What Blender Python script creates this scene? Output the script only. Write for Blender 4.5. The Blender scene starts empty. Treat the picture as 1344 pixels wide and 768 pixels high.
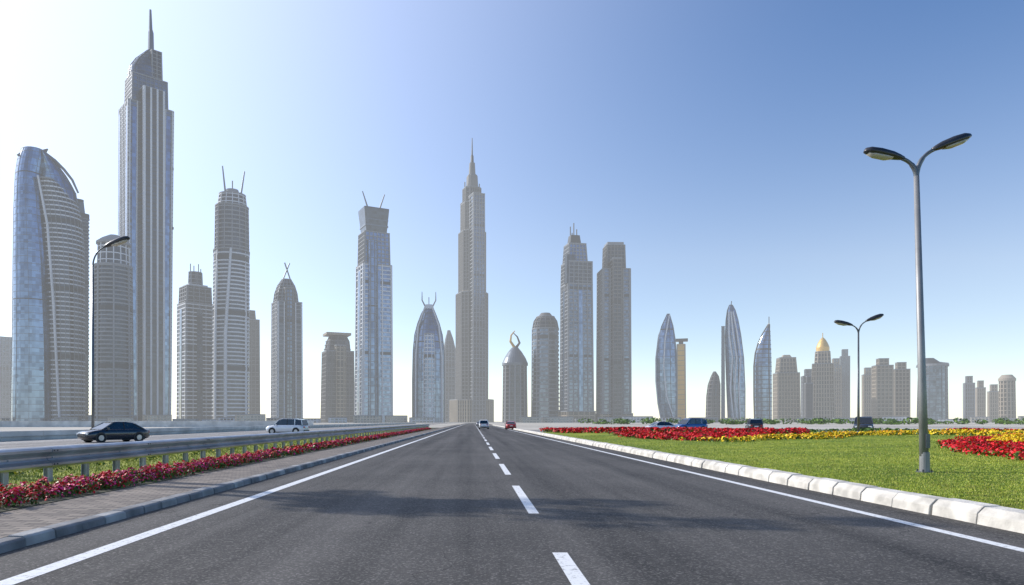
import bpy, math, random
import numpy as np
from mathutils import Vector, Matrix
random.seed(7); rng=np.random.default_rng(7)
scene=bpy.context.scene
COL=scene.collection
# ------------------------------------------------------------------ materials
def mk(name,col,rough=.6,metal=0.,var=.15,scale=1.,bump=0.,bscale=20.,spec=.5,col2=None):
    m=bpy.data.materials.new(name); m.use_nodes=True
    nt=m.node_tree; N=nt.nodes; L=nt.links; b=N['Principled BSDF']
    b.inputs['Roughness'].default_value=rough; b.inputs['Metallic'].default_value=metal
    b.inputs['Specular IOR Level'].default_value=spec
    tc=N.new('ShaderNodeTexCoord'); nz=N.new('ShaderNodeTexNoise')
    nz.inputs['Scale'].default_value=scale; nz.inputs['Detail'].default_value=6
    L.new(tc.outputs['Object'],nz.inputs['Vector'])
    r=N.new('ShaderNodeValToRGB'); L.new(nz.outputs['Fac'],r.inputs['Fac'])
    c2=col2 or tuple(min(1,c*(1+var)) for c in col)
    c1=col if col2 else tuple(c*(1-var) for c in col)
    r.color_ramp.elements[0].position=.35; r.color_ramp.elements[1].position=.65
    r.color_ramp.elements[0].color=(*c1,1); r.color_ramp.elements[1].color=(*c2,1)
    L.new(r.outputs['Color'],b.inputs['Base Color'])
    if bump:
        n2=N.new('ShaderNodeTexNoise'); n2.inputs['Scale'].default_value=bscale; n2.inputs['Detail'].default_value=4
        L.new(tc.outputs['Object'],n2.inputs['Vector'])
        bp=N.new('ShaderNodeBump'); bp.inputs['Strength'].default_value=bump; bp.inputs['Distance'].default_value=.02
        L.new(n2.outputs['Fac'],bp.inputs['Height']); L.new(bp.outputs['Normal'],b.inputs['Normal'])
    return m
def mk_glass(name,c1,c2,cell=(3.2,3.2,3.8),rough=.18,metal=.6):
    m=bpy.data.materials.new(name); m.use_nodes=True
    nt=m.node_tree; N=nt.nodes; L=nt.links; b=N['Principled BSDF']
    b.inputs['Roughness'].default_value=rough; b.inputs['Metallic'].default_value=metal
    tc=N.new('ShaderNodeTexCoord'); sn=N.new('ShaderNodeVectorMath'); sn.operation='SNAP'
    sn.inputs[1].default_value=cell; L.new(tc.outputs['Object'],sn.inputs[0])
    wn=N.new('ShaderNodeTexWhiteNoise'); wn.noise_dimensions='3D'; L.new(sn.outputs[0],wn.inputs['Vector'])
    nz=N.new('ShaderNodeTexNoise'); nz.inputs['Scale'].default_value=.022; nz.inputs['Detail'].default_value=3; L.new(tc.outputs['Object'],nz.inputs['Vector'])
    mx=N.new('ShaderNodeMath'); mx.operation='MULTIPLY_ADD'; mx.inputs[1].default_value=.45; L.new(wn.outputs['Value'],mx.inputs[0])
    m2=N.new('ShaderNodeMath'); m2.operation='MULTIPLY'; m2.inputs[1].default_value=.6; L.new(nz.outputs['Fac'],m2.inputs[0]); L.new(m2.outputs[0],mx.inputs[2])
    r=N.new('ShaderNodeValToRGB'); L.new(mx.outputs[0],r.inputs['Fac']); r.color_ramp.elements[0].position=.2; r.color_ramp.elements[1].position=.8
    r.color_ramp.elements[0].color=(*c1,1); r.color_ramp.elements[1].color=(*c2,1)
    L.new(r.outputs['Color'],b.inputs['Base Color'])
    mr=N.new('ShaderNodeMapRange'); mr.inputs[3].default_value=rough*.6; mr.inputs[4].default_value=rough*1.6
    L.new(nz.outputs['Fac'],mr.inputs[0]); L.new(mr.outputs[0],b.inputs['Roughness'])
    return m
M={}
M['glass']=mk_glass('tower_glass',(.03,.045,.065),(.16,.21,.28),metal=.75,rough=.14)
M['glassb']=mk_glass('blue_glass',(.05,.09,.155),(.20,.29,.42),rough=.16,metal=.85)
M['glassd']=mk_glass('dark_glass',(.012,.017,.025),(.06,.075,.10),metal=.5)
M['glasst']=mk_glass('bronze_glass',(.02,.022,.027),(.085,.088,.095),metal=.45)
M['conc']=mk('concrete_cladding',(.18,.20,.23),.75,0,.12,.02)
M['tan']=mk('tan_stone',(.31,.265,.21),.8,0,.12,.02)
M['brown']=mk('brown_stone',(.128,.13,.138),.8,0,.12,.02)
M['white']=mk('white_cladding',(.48,.51,.56),.6,0,.08,.02)
M['steel']=mk('steel_cladding',(.11,.135,.17),.4,.5,.1,.02)
M['dark']=mk('dark_metal',(.04,.045,.055),.5,.4,.15,.05)
M['gold']=mk('gold_cladding',(.62,.38,.10),.4,.4,.12,.05)
M['sandst']=mk('pale_wall',(.42,.39,.34),.85,0,.12,.05)
# ------------------------------------------------------------------ mesh helpers
def empty(name,loc=(0,0,0),rz=0):
    e=bpy.data.objects.new(name,None); e.location=loc; e.rotation_euler=(0,0,rz); COL.objects.link(e); e.empty_display_size=.5
    return e
class MB:
    def __init__(s): s.v=[]; s.f=[]; s.m=[]; s.mats=[]
    def mi(s,m):
        if isinstance(m,str): m=M[m]
        if m not in s.mats: s.mats.append(m)
        return s.mats.index(m)
    def add(s,vs,fs,m):
        o=len(s.v); i=s.mi(m); s.v.extend(vs)
        for f in fs: s.f.append([a+o for a in f]); s.m.append(i)
    def box(s,x0,x1,y0,y1,z0,z1,m):
        s.add([(x0,y0,z0),(x1,y0,z0),(x1,y1,z0),(x0,y1,z0),(x0,y0,z1),(x1,y0,z1),(x1,y1,z1),(x0,y1,z1)],
          [(3,2,1,0),(4,5,6,7),(0,1,5,4),(1,2,6,5),(2,3,7,6),(3,0,4,7)],m)
    def rings(s,rs,m,cap=True,closed=True):
        n=len(rs[0]); vs=[p for r in rs for p in r]; fs=[]
        for j in range(len(rs)-1):
            for i in range(n if closed else n-1):
                a=j*n+i; b=j*n+(i+1)%n; fs.append((a,b,b+n,a+n))
        if cap: fs.append(tuple(range(n-1,-1,-1))); fs.append(tuple((len(rs)-1)*n+i for i in range(n)))
        s.add(vs,fs,m)
    def tube(s,pts,rad,m,n=10):
        pts=[Vector(p) for p in pts]; rs=[]
        if not hasattr(rad,'__len__'): rad=[rad]*len(pts)
        for i,p in enumerate(pts):
            t=(pts[min(i+1,len(pts)-1)]-pts[max(i-1,0)]).normalized()
            up=Vector((0,1,0)) if abs(t.y)<.9 else Vector((1,0,0))
            a=t.cross(up).normalized(); b=t.cross(a).normalized()
            rs.append([tuple(p+(a*math.cos(q)+b*math.sin(q))*rad[i]) for q in [2*math.pi*j/n for j in range(n)]])
        s.rings(rs,m)
    def obj(s,name,parent=None,smooth=False,loc=None,bevel=0):
        me=bpy.data.meshes.new(name); me.from_pydata(s.v,[],s.f)
        for m in s.mats: me.materials.append(m)
        me.polygons.foreach_set('material_index',s.m)
        if smooth: me.polygons.foreach_set('use_smooth',[True]*len(s.f))
        me.update(); o=bpy.data.objects.new(name,me); COL.objects.link(o)
        if parent: o.parent=parent
        if loc: o.location=loc
        if bevel:
            b=o.modifiers.new('b','BEVEL'); b.width=bevel; b.segments=2; b.limit_method='ANGLE'
        return o
def np_mesh(name,V,F,mats,mi,parent=None):
    me=bpy.data.meshes.new(name); n,k=F.shape
    me.vertices.add(len(V)); me.vertices.foreach_set('co',V.astype(np.float32).ravel())
    me.loops.add(n*k); me.loops.foreach_set('vertex_index',F.astype(np.int32).ravel())
    me.polygons.add(n); me.polygons.foreach_set('loop_start',(np.arange(n)*k).astype(np.int32))
    me.polygons.foreach_set('material_index',mi.astype(np.int32))
    for m in mats: me.materials.append(m)
    me.update(calc_edges=True); me.validate()
    o=bpy.data.objects.new(name,me); COL.objects.link(o)
    if parent: o.parent=parent
    return o
# ------------------------------------------------------------------ camera, light, sky
H=1.5
cam=bpy.data.cameras.new('camera'); co=bpy.data.objects.new('camera',cam); COL.objects.link(co)
co.location=(0,0,H); co.rotation_euler=(math.radians(90),0,0)
cam.sensor_width=36; cam.lens=24.1; cam.shift_x=.038; cam.shift_y=.1258; cam.clip_end=20000; cam.clip_start=.1
scene.camera=co
AZ=math.radians(-68); EL=math.radians(31)
S=Vector((math.sin(AZ)*math.cos(EL),math.cos(AZ)*math.cos(EL),math.sin(EL)))
sl=bpy.data.lights.new('sun','SUN'); sl.energy=4.6; sl.angle=math.radians(.6); sl.color=(1,.94,.86)
so=bpy.data.objects.new('sun',sl); COL.objects.link(so); so.rotation_euler=S.to_track_quat('Z','Y').to_euler(); so.location=(-50,30,60)
w=bpy.data.worlds.new('World'); scene.world=w; w.use_nodes=True
nt=w.node_tree; N=nt.nodes; L=nt.links; N.clear()
out=N.new('ShaderNodeOutputWorld'); bg=N.new('ShaderNodeBackground'); sky=N.new('ShaderNodeTexSky')
sky.sky_type='NISHITA'; sky.sun_disc=False; sky.sun_elevation=EL; sky.sun_rotation=AZ%(2*math.pi)
sky.air_density=1.0; sky.dust_density=.2; sky.ozone_density=3.5; sky.altitude=0
hs=N.new('ShaderNodeHueSaturation'); hs.inputs['Saturation'].default_value=1.42; hs.inputs['Hue'].default_value=.506; L.new(sky.outputs[0],hs.inputs['Color'])
bg.inputs[1].default_value=.15; L.new(hs.outputs[0],bg.inputs[0])
tc=N.new('ShaderNodeTexCoord'); dt=N.new('ShaderNodeVectorMath'); dt.operation='DOT_PRODUCT'
nm=N.new('ShaderNodeVectorMath'); nm.operation='NORMALIZE'
L.new(tc.outputs['Generated'],nm.inputs[0]); L.new(nm.outputs[0],dt.inputs[0]); dt.inputs[1].default_value=S
def mth(op,a,b):
    n=N.new('ShaderNodeMath'); n.operation=op
    for i,q_ in enumerate((a,b)):
        if isinstance(q_,(int,float)): n.inputs[i].default_value=q_
        else: L.new(q_,n.inputs[i])
    return n.outputs[0]
glow=mth('MULTIPLY',mth('POWER',mth('MAXIMUM',dt.outputs['Value'],0),2.3),1.35)
sx=N.new('ShaderNodeSeparateXYZ'); L.new(nm.outputs[0],sx.inputs[0])
hz=mth('MULTIPLY',mth('POWER',mth('SUBTRACT',1,mth('ABSOLUTE',sx.outputs[2],0)),6.0),.60)
bg2=N.new('ShaderNodeBackground'); bg2.inputs[0].default_value=(1,.965,.93,1); L.new(mth('ADD',glow,hz),bg2.inputs[1])
ad=N.new('ShaderNodeAddShader'); L.new(bg.outputs[0],ad.inputs[0]); L.new(bg2.outputs[0],ad.inputs[1]); L.new(ad.outputs[0],out.inputs[0])
scene.view_settings.view_transform='Standard'; scene.view_settings.look='None'; scene.view_settings.exposure=0
# haze: layer of air over the far city (absorbs; its own emission stands in for scattered light)
def haze(z1,dens,lum,y0=190):
    mb=MB(); m=bpy.data.materials.new('haze_glow'); m.use_nodes=True; n=m.node_tree.nodes; l=m.node_tree.links
    n.remove(n['Principled BSDF']); o=n['Material Output']
    a=n.new('ShaderNodeVolumeAbsorption'); a.inputs['Density'].default_value=dens; a.inputs['Color'].default_value=(0,0,0,1)
    e=n.new('ShaderNodeEmission'); e.inputs[0].default_value=(.95,.98,1,1); e.inputs[1].default_value=dens*lum
    d=n.new('ShaderNodeAddShader'); l.new(a.outputs[0],d.inputs[0]); l.new(e.outputs[0],d.inputs[1]); l.new(d.outputs[0],o.inputs['Volume'])
    mb.box(-3000,3000,y0,1500,-3,z1,m); return mb.obj('haze')
haze(360,.00030,.88)
# ------------------------------------------------------------------ towers
def unit(shape):
    if shape in('rect','oct'):
        c=.05 if shape=='rect' else .38
        return [(-1+c,-1),(1-c,-1),(1,-1+c),(1,1-c),(1-c,1),(-1+c,1),(-1,1-c),(-1,-1+c)]
    if shape=='round': return [(math.sin(a),-math.cos(a)) for a in [2*math.pi*i/28 for i in range(28)]]
    if shape=='bow':
        p=[(math.sin(a),-math.cos(a)) for a in [math.pi*(-.5+i/14) for i in range(15)]]
        return p+[(1,.7),(-1,.7)]
    if shape=='lens':
        p=[]
        for i in range(13): t=-1+i/6; p.append((t,-(1-t*t)*.95-.05))
        for i in range(13): t=1-i/6; p.append((t,(1-t*t)*.95+.05))
        return p
class Tower:
    """measurements: E (easting grid, 621 = road axis) and N (level, 553 = eye height), in metres at a
    900 m survey distance, scaled by k for a building standing at 900*k m."""
    def __init__(s,name,cx,k=1,yaw=0,dr=.8):
        th=math.atan((cx-621)/900); y=math.radians(yaw); s.k=k; s.cx=cx; s.dr=dr
        s.s=math.cos(th)/(math.cos(y)+dr*abs(math.sin(y)))
        s.e=empty(name,((cx-621)*k,900*k,0),-th+y)
    def X(s,x): return (x-s.cx)*s.k*s.s
    def Z(s,y): return max(0,(553-y)*s.k+1.5)
    def sec(s,prof,z,sh,out=0,sc=None):
        zs=[p[0] for p in prof]; xl=np.interp(z,zs,[p[1] for p in prof]); xr=np.interp(z,zs,[p[2] for p in prof])
        c=(xl+xr)/2; w=(xr-xl)/2; d=max(w*s.dr, s.mind*.5)
        if s.fixd: d=s.fixd
        return [(c+u*(w+out),v*(d+out)+s.yo,z) for u,v in sh]
    def loft(s,prof,shape='rect',core='glass',slab='conc',floor=4.,t=1.4,out=.7,piers=5,pm=None,pw=1.2,po=.9,name='body',yo=0,fixd=0,mind=0,top='conc',strip=None):
        k=s.k; sh=unit(shape); s.yo=yo*k; s.fixd=fixd*k/2; s.mind=mind*k
        P=sorted([(s.Z(a),s.X(b),s.X(c)) for a,b,c in prof]); z0,z1=P[0][0],P[-1][0]
        mb=MB(); mb.rings([s.sec(P,p[0],sh) for p in P],core); mb.obj(name+'_glazing',s.e)
        mb=MB(); out*=k; t*=k*.82; fl=floor*k*1.28
        z=z0+fl*.6; n_=0; mech=random.randint(13,20)
        while z<z1-t:
            n_+=1
            if n_%mech: mb.rings([s.sec(P,z,sh,out),s.sec(P,z+t,sh,out)],slab)
            else: mb.rings([s.sec(P,z-t,sh,out*.6),s.sec(P,z+t*1.6,sh,out*.6)],'dark')
            z+=fl
        mb.rings([s.sec(P,z1-t*.6,sh,out*1.3),s.sec(P,z1+t*.4,sh,out*1.3)],top)
        mb.obj(name+'_floor_slabs',s.e)
        n=len(sh); L0=math.dist(sh[0],sh[1]) if n==8 else 1
        def strips(mb,i,f,pw,po,mat,off0=0,off1=0):
            rs=[]; PP=[(min(z1,max(z0,p[0]+(off0 if j==0 else 0)+(off1 if j==len(P)-1 else 0))),) for j,p in enumerate(P)]
            for p in PP:
                q=s.sec(P,p[0],sh); a=Vector(q[i]); b=Vector(q[(i+1)%n]); tt=(b-a)
                if tt.length<1e-4: tt=Vector((1,0,0))
                tt.normalize(); nn=Vector((tt.y,-tt.x,0)); c0=a+(b-a)*f
                rs.append([tuple(c0-tt*pw/2-nn*.3*k),tuple(c0-tt*pw/2+nn*po),tuple(c0+tt*pw/2+nn*po),tuple(c0+tt*pw/2-nn*.3*k)])
            mb.rings(rs,mat)
        if piers:
            mb=MB(); pw*=k*.85; po*=k
            for i in range(n):
                if n==8:
                    ll=math.dist(sh[i],sh[(i+1)%n])
                    if shape=='rect' and ll<.5: continue
                    c=max(2,round(piers*ll/L0)); fr=[j/(c-1) for j in range(c)]
                else:
                    if i%max(1,piers): continue
                    fr=[0]
                for f in fr: strips(mb,i,f,pw,po,pm or slab)
            mb.obj(name+'_piers',s.e)
        if strip:
            mb=MB()
            for f,wd,mat in strip:
                for i in (0,2,6): strips(mb,i,f,wd*k,out+.55*k,mat,0,-8*k)
            mb.obj(name+'_glass_strips',s.e)
    def bar(s,pts,r,m='dark',n=8,y=0,name='mast'):
        mb=MB(); mb.tube([(s.X(a),y*s.k,s.Z(b)) for a,b in pts],[q*s.k for q in (r if hasattr(r,'__len__') else [r]*len(pts))],m,n); mb.obj(name,s.e)
    def solid(s,prof,shape='rect',m='conc',name='crown',yo=0,fixd=0):
        s.yo=yo*s.k; s.fixd=fixd*s.k/2; s.mind=0; sh=unit(shape)
        P=sorted([(s.Z(a),s.X(b),s.X(c)) for a,b,c in prof]); mb=MB(); mb.rings([s.sec(P,p[0],sh) for p in P],m); mb.obj(name,s.e)
# 1 sail-shaped tower at far left
T=Tower('sail_shaped_tower',66,.8,0,.5)
T.loft([(560,15,76),(450,17,74),(350,18,68),(280,19,60),(235,21,58),(215,24,62),(204,28,62)],'bow','glassb','steel',floor=7,t=.6,out=.25,piers=3,pw=.4,po=.4,name='glass_sail',fixd=44)
T.loft([(560,60,112),(400,58,112),(320,54,111),(280,50,107),(262,48,101),(247,47,90),(240,47,76)],'bow','glassd','white',floor=4.6,t=2.2,out=.9,piers=1,pw=.7,po=1.0,pm='conc',name='residential_wing',yo=2,fixd=46)
T.loft([(560,98,119),(275,98,119)],'round','glassd','conc',floor=4.,t=1.9,out=.9,piers=0,name='rear_core',yo=26)
T.solid([(275,94,120),(268,94,120)],'round','dark','rear_ring',yo=26)
T.solid([(268,100,114),(252,100,112)],'round','steel','rear_cap',yo=26)
T.solid([(252,93,112),(249,93,112)],'round','dark','rear_cap_ring',yo=26)
T.loft([(262,52,103),(250,50,101),(240,50,95),(230,50,88),(220,50,79),(212,50,70),(205,50,61)],'bow','glassb','steel',floor=6,t=.6,out=.2,piers=3,pw=.4,name='upper_glass',fixd=36)
T.bar([(24,214),(32,207),(45,203),(60,205),(72,212),(84,222),(95,234),(103,250)],[1.4,1.8,1.8,1.8,1.8,1.8,1.6,1.2],'steel',y=-8,name='roof_arc')
T.bar([(50,240),(62,300),(70,400),(78,557)],[1.2,1.5,1.6,1.6],'white',y=-24,name='edge_rib')
T.bar([(44,205),(62,197)],[1.8,1.4],'dark',name='roof_fin'); T.bar([(58,204),(62,196)],1.3,'dark',name='roof_fin_strut')
for x in range(30,60,4): T.bar([(x,206),(x+1,200)],.35,'dark',name='roof_rail')
T=Tower('apartment_tower',5,1.3,15); T.loft([(560,-12,16),(443,-12,16)],'rect','glass','conc',piers=6)
# 2 tallest left tower
T=Tower('spired_skyscraper',190,.9,16,.8)
T.loft([(560,158,224),(300,156,226),(145,157,228)],'rect','glass','steel',floor=4,t=1.6,piers=7,pw=1.5,po=1.3,pm='white',strip=((.1,5,'glassb'),(.9,5,'glassb')))
T.loft([(560,176,208),(128,176,208)],'rect','glassd','dark',floor=4,t=1.0,piers=4,pw=2.6,po=1.0,pm='white',name='central_spine',yo=-5,fixd=58)
T.loft([(150,164,221),(107,165,220)],'rect','glass','steel',floor=4,t=1.3,piers=9,pw=1.0,name='upper_block')
T.loft([(108,165,214),(92,167,213),(80,176,212),(70,188,212),(64,195,212)],'bow','glass','steel',floor=4,t=.8,out=.3,piers=3,pw=.6,name='curved_crown')
T.loft([(107,196,213),(68,197,212)],'rect','glassd','conc',floor=4,t=1,piers=3,name='crown_core',yo=-8)
T.bar([(200,80),(200,40),(199.5,36),(199,10)],[4.2,3.4,2.4,1.4],'steel',name='spire')
for yy in (300,222): T.solid([(yy,156,229),(yy-3,156,229)],'rect','dark','refuge_floor')
# 3 round balcony tower
T=Tower('round_apartment_tower',149,.78,0,1)
T.loft([(560,123,175),(350,125,173)],'round','glassd','conc',floor=4.2,t=2.4,out=1.2,piers=4,pw=2.2,po=1.7,pm='conc')
T.loft([(350,128,170),(322,129,169)],'round','glassd','white',floor=7,t=1.6,piers=2,pw=1.4,po=1.,name='crown_drum')
T.solid([(322,126,172),(319,126,172),(314,133,166),(309,143,156)],'round','conc','roof_dome')
# 4
T=Tower('residential_tower',256,1,20,.9)
T.loft([(560,232,280),(400,233,279)],'rect','glassd','white',floor=4,t=1.9,piers=5,pw=2.2,po=.6,pm='conc',strip=((.5,7,'glass'),))
T.loft([(400,235,278),(378,236,277)],'rect','glassd','conc',floor=4,piers=5,name='upper_block')
T.solid([(378,240,273),(375,240,273)],'rect','white','roof_slab'); T.loft([(376,245,268),(358,246,267)],'round','glassd','conc',floor=4,piers=3,name='roof_drum')
for x,y in((248,347),(254,349),(262,346),(266,352)): T.bar([(x,360),(x,y)],.6)
# 5
T=Tower('white_curved_tower',303,.95,0,.9)
T.loft([(560,279,327),(330,281,327)],'bow','glassd','white',floor=4,t=2.3,out=.9,piers=0)
for i,(a,b,c) in enumerate(((283,286,5),(296,303,6),(322,321,5))): T.bar([(a,557),(a,440),(b,330)],[2.2,2.2,1.6],'white',y=-21 if i==1 else -11,name='vertical_rib',n=6)
T.loft([(330,282,327),(272,283,326)],'round','glassd','conc',floor=4.4,t=1.9,piers=2,pw=1.2,name='upper_drum')
T.loft([(272,286,324),(256,288,322)],'round','glassd','white',floor=4,t=1.6,piers=2,name='roof_drum')
T.solid([(256,295,315),(249,297,313)],'round','conc','roof_cap')
T.bar([(296,256),(292,219)],[1.3,.8],'steel'); T.bar([(316,256),(321,223)],[1.3,.8],'steel'); T.bar([(305,250),(305,237)],.7)
# 6
T=Tower('slab_tower',330,1.2,18,.8); T.loft([(560,320,341),(420,321,340)],'rect','glasst','brown',piers=4); T.loft([(420,325,335),(408,326,334)],'rect','glasst','brown',piers=2,name='roof_block')
# 7
T=Tower('arched_top_tower',376,1,16,.9)
T.loft([(560,356,397),(398,357,396)],'rect','glassd','conc',floor=4,t=1.7,piers=5,pw=1.5,pm='white')
T.loft([(398,358,395),(385,360,393),(375,364,389),(367,370,383)],'bow','glassd','conc',floor=3.6,t=1.3,piers=2,name='arched_crown')
T.loft([(560,368,385),(380,369,384)],'bow','glass','brown',floor=4,t=1.6,piers=3,name='bay_front',yo=-12)
T.bar([(370,368),(381,345)],.9,'steel'); T.bar([(383,368),(373,345)],.9,'steel')
# 8
T=Tower('brown_office_tower',443,1.1,12,.9)
T.loft([(560,421,465),(462,423,464)],'rect','glasst','brown',floor=4,t=1.6,piers=7,pw=1.3)
T.loft([(462,424,463),(448,427,461),(440,433,456)],'bow','glasst','brown',floor=4,t=1.3,piers=3,name='arched_crown')
T.loft([(560,436,452),(455,436,452)],'bow','glasst','tan',floor=4,t=1.8,piers=3,name='bay_front',yo=-14)
T.solid([(441,423,461),(438,423,461)],'rect','tan','roof_canopy')
# 9
T=Tower('twin_antenna_tower',490,1,18,.85)
T.loft([(560,466,515),(350,468,514)],'rect','glassb','white',floor=4.2,t=1.8,piers=4,pw=1.8,po=1.1,strip=((.5,6,'glassb'),))
T.loft([(350,470,512),(308,471,511)],'rect','glassb','conc',floor=4.2,t=1.5,piers=7,pw=.9,name='upper_block')
T.loft([(560,474,492),(320,475,490)],'bow','glassb','steel',floor=8,t=.8,piers=4,name='glass_bay',yo=-15)
T.solid([(308,474,508),(278,470,511),(276,470,511)],'rect','glassd','flared_crown')
for yy in (300,292,284): T.solid([(yy,472,510),(yy-2,472,510)],'rect','steel','crown_louvre')
T.bar([(483,279),(472,253)],[1.3,.7],'steel'); T.bar([(498,279),(509,253)],[1.3,.7],'steel')
# 10
T=Tower('blue_bullet_tower',563,1,0,.9)
T.loft([(560,541,584),(500,541,584),(460,542,583.5),(440,544,581),(425,548,577),(412,553,572),(405,557,569)],'round','glassb','steel',floor=6,t=.8,out=.3,piers=2,pw=.6,po=.6)
T.loft([(560,555,571),(470,555,571),(440,557,569)],'bow','glassb','white',floor=4,t=2,piers=3,name='balcony_bay',yo=-14)
for a,b,c in((546,549,558),(580,576,567)): T.bar([(a,557),(a,470),(b,430),(c,404)],[1.3,1.3,1.1,.8],'white',y=-12,name='white_rib')
T.solid([(406,556,570),(400,558,568)],'round','white','crown')
T.bar([(558,402),(554,394),(554,383)],[1,.8,.4],'steel'); T.bar([(568,402),(572,394),(572,383)],[1,.8,.4],'steel'); T.bar([(563,400),(563,390)],.5)
T=Tower('pointed_tower',590,1.4,10); T.loft([(560,582,598),(458,583,597),(445,585,594),(434,588,590)],'rect','glass','conc',piers=4)
# 11 landmark
T=Tower('stepped_spire_skyscraper',619,1.3,20,1)
for i,(yt,yb,a,b,n) in enumerate(((525,560,588,650,11),(386,525,597,642,8),(306,386,601,639,7),(268,306,605,634,6),(248,268,607,632,5))):
    T.loft([(yb,a,b),(yt,a,b)],'oct','glasst','brown',floor=3.8,t=1.6,piers=n,pw=1.3,po=1.2,pm='tan' if i==0 else 'brown',name='tier_%d'%(i+1))
T.loft([(560,608,631),(262,610,629)],'rect','glass','conc',floor=3.8,t=1.2,piers=5,pw=1.2,name='central_bay',yo=-2,fixd=50)
T.solid([(248,611,629),(232,612,628),(230,613,627)],'oct','brown','upper_stage'); T.solid([(230,615,625),(214,616,624)],'oct','brown','lantern')
T.solid([(387,599,641),(384,599,641)],'oct','tan','cornice_1'); T.solid([(307,603,637),(304,603,637)],'oct','tan','cornice_2')
T.bar([(620,216),(620,205),(620,203),(620,181)],[2.4,2,1.1,.5],'dark',name='spire')
for x in(613,627,607,633): T.bar([(x,250),(x,240)],.7,'brown',name='finial')
# 12 domed tower
T=Tower('domed_tower',676,1.1,0,1)
T.loft([(560,660,692),(480,661,691)],'round','glassd','brown',floor=4.,t=1.2,piers=2,pw=2.4,pm='conc')
T.solid([(480,659,693),(477,659,693),(470,662,690),(462,667,685),(456,672,680)],'round','steel','dome')
T.bar([(676,457),(670,448),(671,440),(676,434)],[2,1.6,1.1,.5],'gold',name='finial_a'); T.bar([(677,457),(682,450),(679,442),(673,436)],[2,1.5,1,.4],'dark',name='finial_b')
# 13
T=Tower('rounded_top_tower',716,1.1,0,.9)
T.loft([(560,698,734),(432,699,733)],'bow','glass','conc',floor=4.4,t=2.1,piers=4,pw=1.4)
T.loft([(432,699,733),(422,701,731),(416,705,727)],'round','glassd','brown',floor=4,piers=2,name='crown'); T.solid([(416,706,726),(411,710,722)],'round','brown','roof_cap')
# 14
T=Tower('stepped_antenna_tower',757,1.05,20,.9)
T.loft([(560,735,779),(375,736,777)],'rect','glass','conc',floor=3.8,t=1.6,piers=6,pw=1.4,pm='conc',strip=((.5,5,'glassb'),))
T.loft([(375,736,777),(346,737,777)],'rect','glassd','conc',floor=3.8,piers=6,name='upper_block')
T.loft([(346,738,770),(322,740,768)],'rect','glassb','conc',floor=3.8,piers=6,name='crown_block'); T.solid([(322,743,762),(310,745,760)],'rect','dark','plant_room')
T.solid([(375,733,748),(338,734,747)],'rect','glassd','corner_wing',yo=-10)
for x,y in((746,298),(752,293),(757,301),(749,306),(761,310)): T.bar([(x,322),(x,y)],.7)
T.loft([(560,733,781),(540,733,781)],'rect','glasst','tan',floor=4,piers=6,name='podium')
# 15
T=Tower('square_office_tower',805,1.05,14,.9)
T.loft([(560,783,828),(356,784,827)],'rect','glass','conc',floor=3.8,t=1.6,piers=5,pw=2.2,pm='conc',po=1.)
T.loft([(560,797,810),(345,797,810)],'rect','glassd','brown',floor=3.8,t=2,piers=3,pw=1,name='central_bay',yo=-4,fixd=46)
T.loft([(356,791,821),(324,792,820)],'rect','glassd','brown',floor=4,t=1.2,piers=6,name='crown_block'); T.solid([(324,793,819),(320,793,819)],'rect','conc','parapet')
T.loft([(560,781,830),(543,781,830)],'rect','glasst','tan',floor=4,piers=6,name='podium')
# 16 leaf
T=Tower('leaf_shaped_glass_tower',875,1,8,.55)
T.loft([(560,868,889),(530,863,889.5),(500,860.5,889.5),(470,860,889),(445,863,887),(428,868,884),(412,876,879)],'lens','glassb','steel',floor=7,t=.7,out=.3,piers=4,pw=.6,po=.6)
T.bar([(868,557),(863,530),(860,500),(860,470),(864,440),(877,412)],[.9]*5+[.5],'white',name='edge_rib'); T.bar([(886,557),(874,520),(870,480),(872,445),(878,414)],.8,'white',y=-7,name='curved_rib')
T=Tower('gold_slab_tower',894,1.15,0,.8); T.loft([(560,889,900),(452,889,899)],'rect','gold','tan',floor=5,t=.7,out=.2,piers=2,pw=1); T.solid([(448,887,903),(445,887,903)],'rect','dark','roof_canopy'); T.solid([(452,891,897),(448,891,897)],'rect','dark','plant_room')
# 18-21
T=Tower('small_dome_tower',937,1.1,0,.9); T.loft([(560,927,945),(520,928,945),(505,930,945),(494,934,943),(488,937,939)],'round','glassd','brown',floor=4,t=1.3,piers=3)
T=Tower('wave_shaped_glass_tower',965,1,8,.6)
T.loft([(560,955,979),(510,953,979),(470,951.5,977),(440,951,973),(420,952,969),(407,954,965),(400,957,961)],'lens','glassb','steel',floor=7,t=.7,out=.3,piers=4,pw=.6,po=.6)
for d in(0,6,12): T.bar([(962+d*.8,557),(957+d,510),(960+d,470),(955+d,440),(955+d*.5,410)],.9,'white',y=-8,name='curved_rib')
T.bar([(959,402),(960,395)],.5); T.loft([(560,945,950.5),(428,945.5,950)],'rect','steel','conc',floor=6,t=1,out=.2,piers=0,name='lift_shaft')
T=Tower('curved_sail_tower',1001,1.05,6,.6)
T.loft([(560,990,1014),(520,989,1014),(480,989,1013.5),(463,991,1013),(450,995,1012.5),(438,1001,1012),(426,1009,1011)],'lens','glassb','dark',floor=4.5,t=1,out=.3,piers=5,pw=.6)
T.bar([(990,480),(996,450),(1010,425)],[1,1,.6],'gold',name='edge_trim'); T.bar([(1010,428),(1010,416)],.5)
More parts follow.
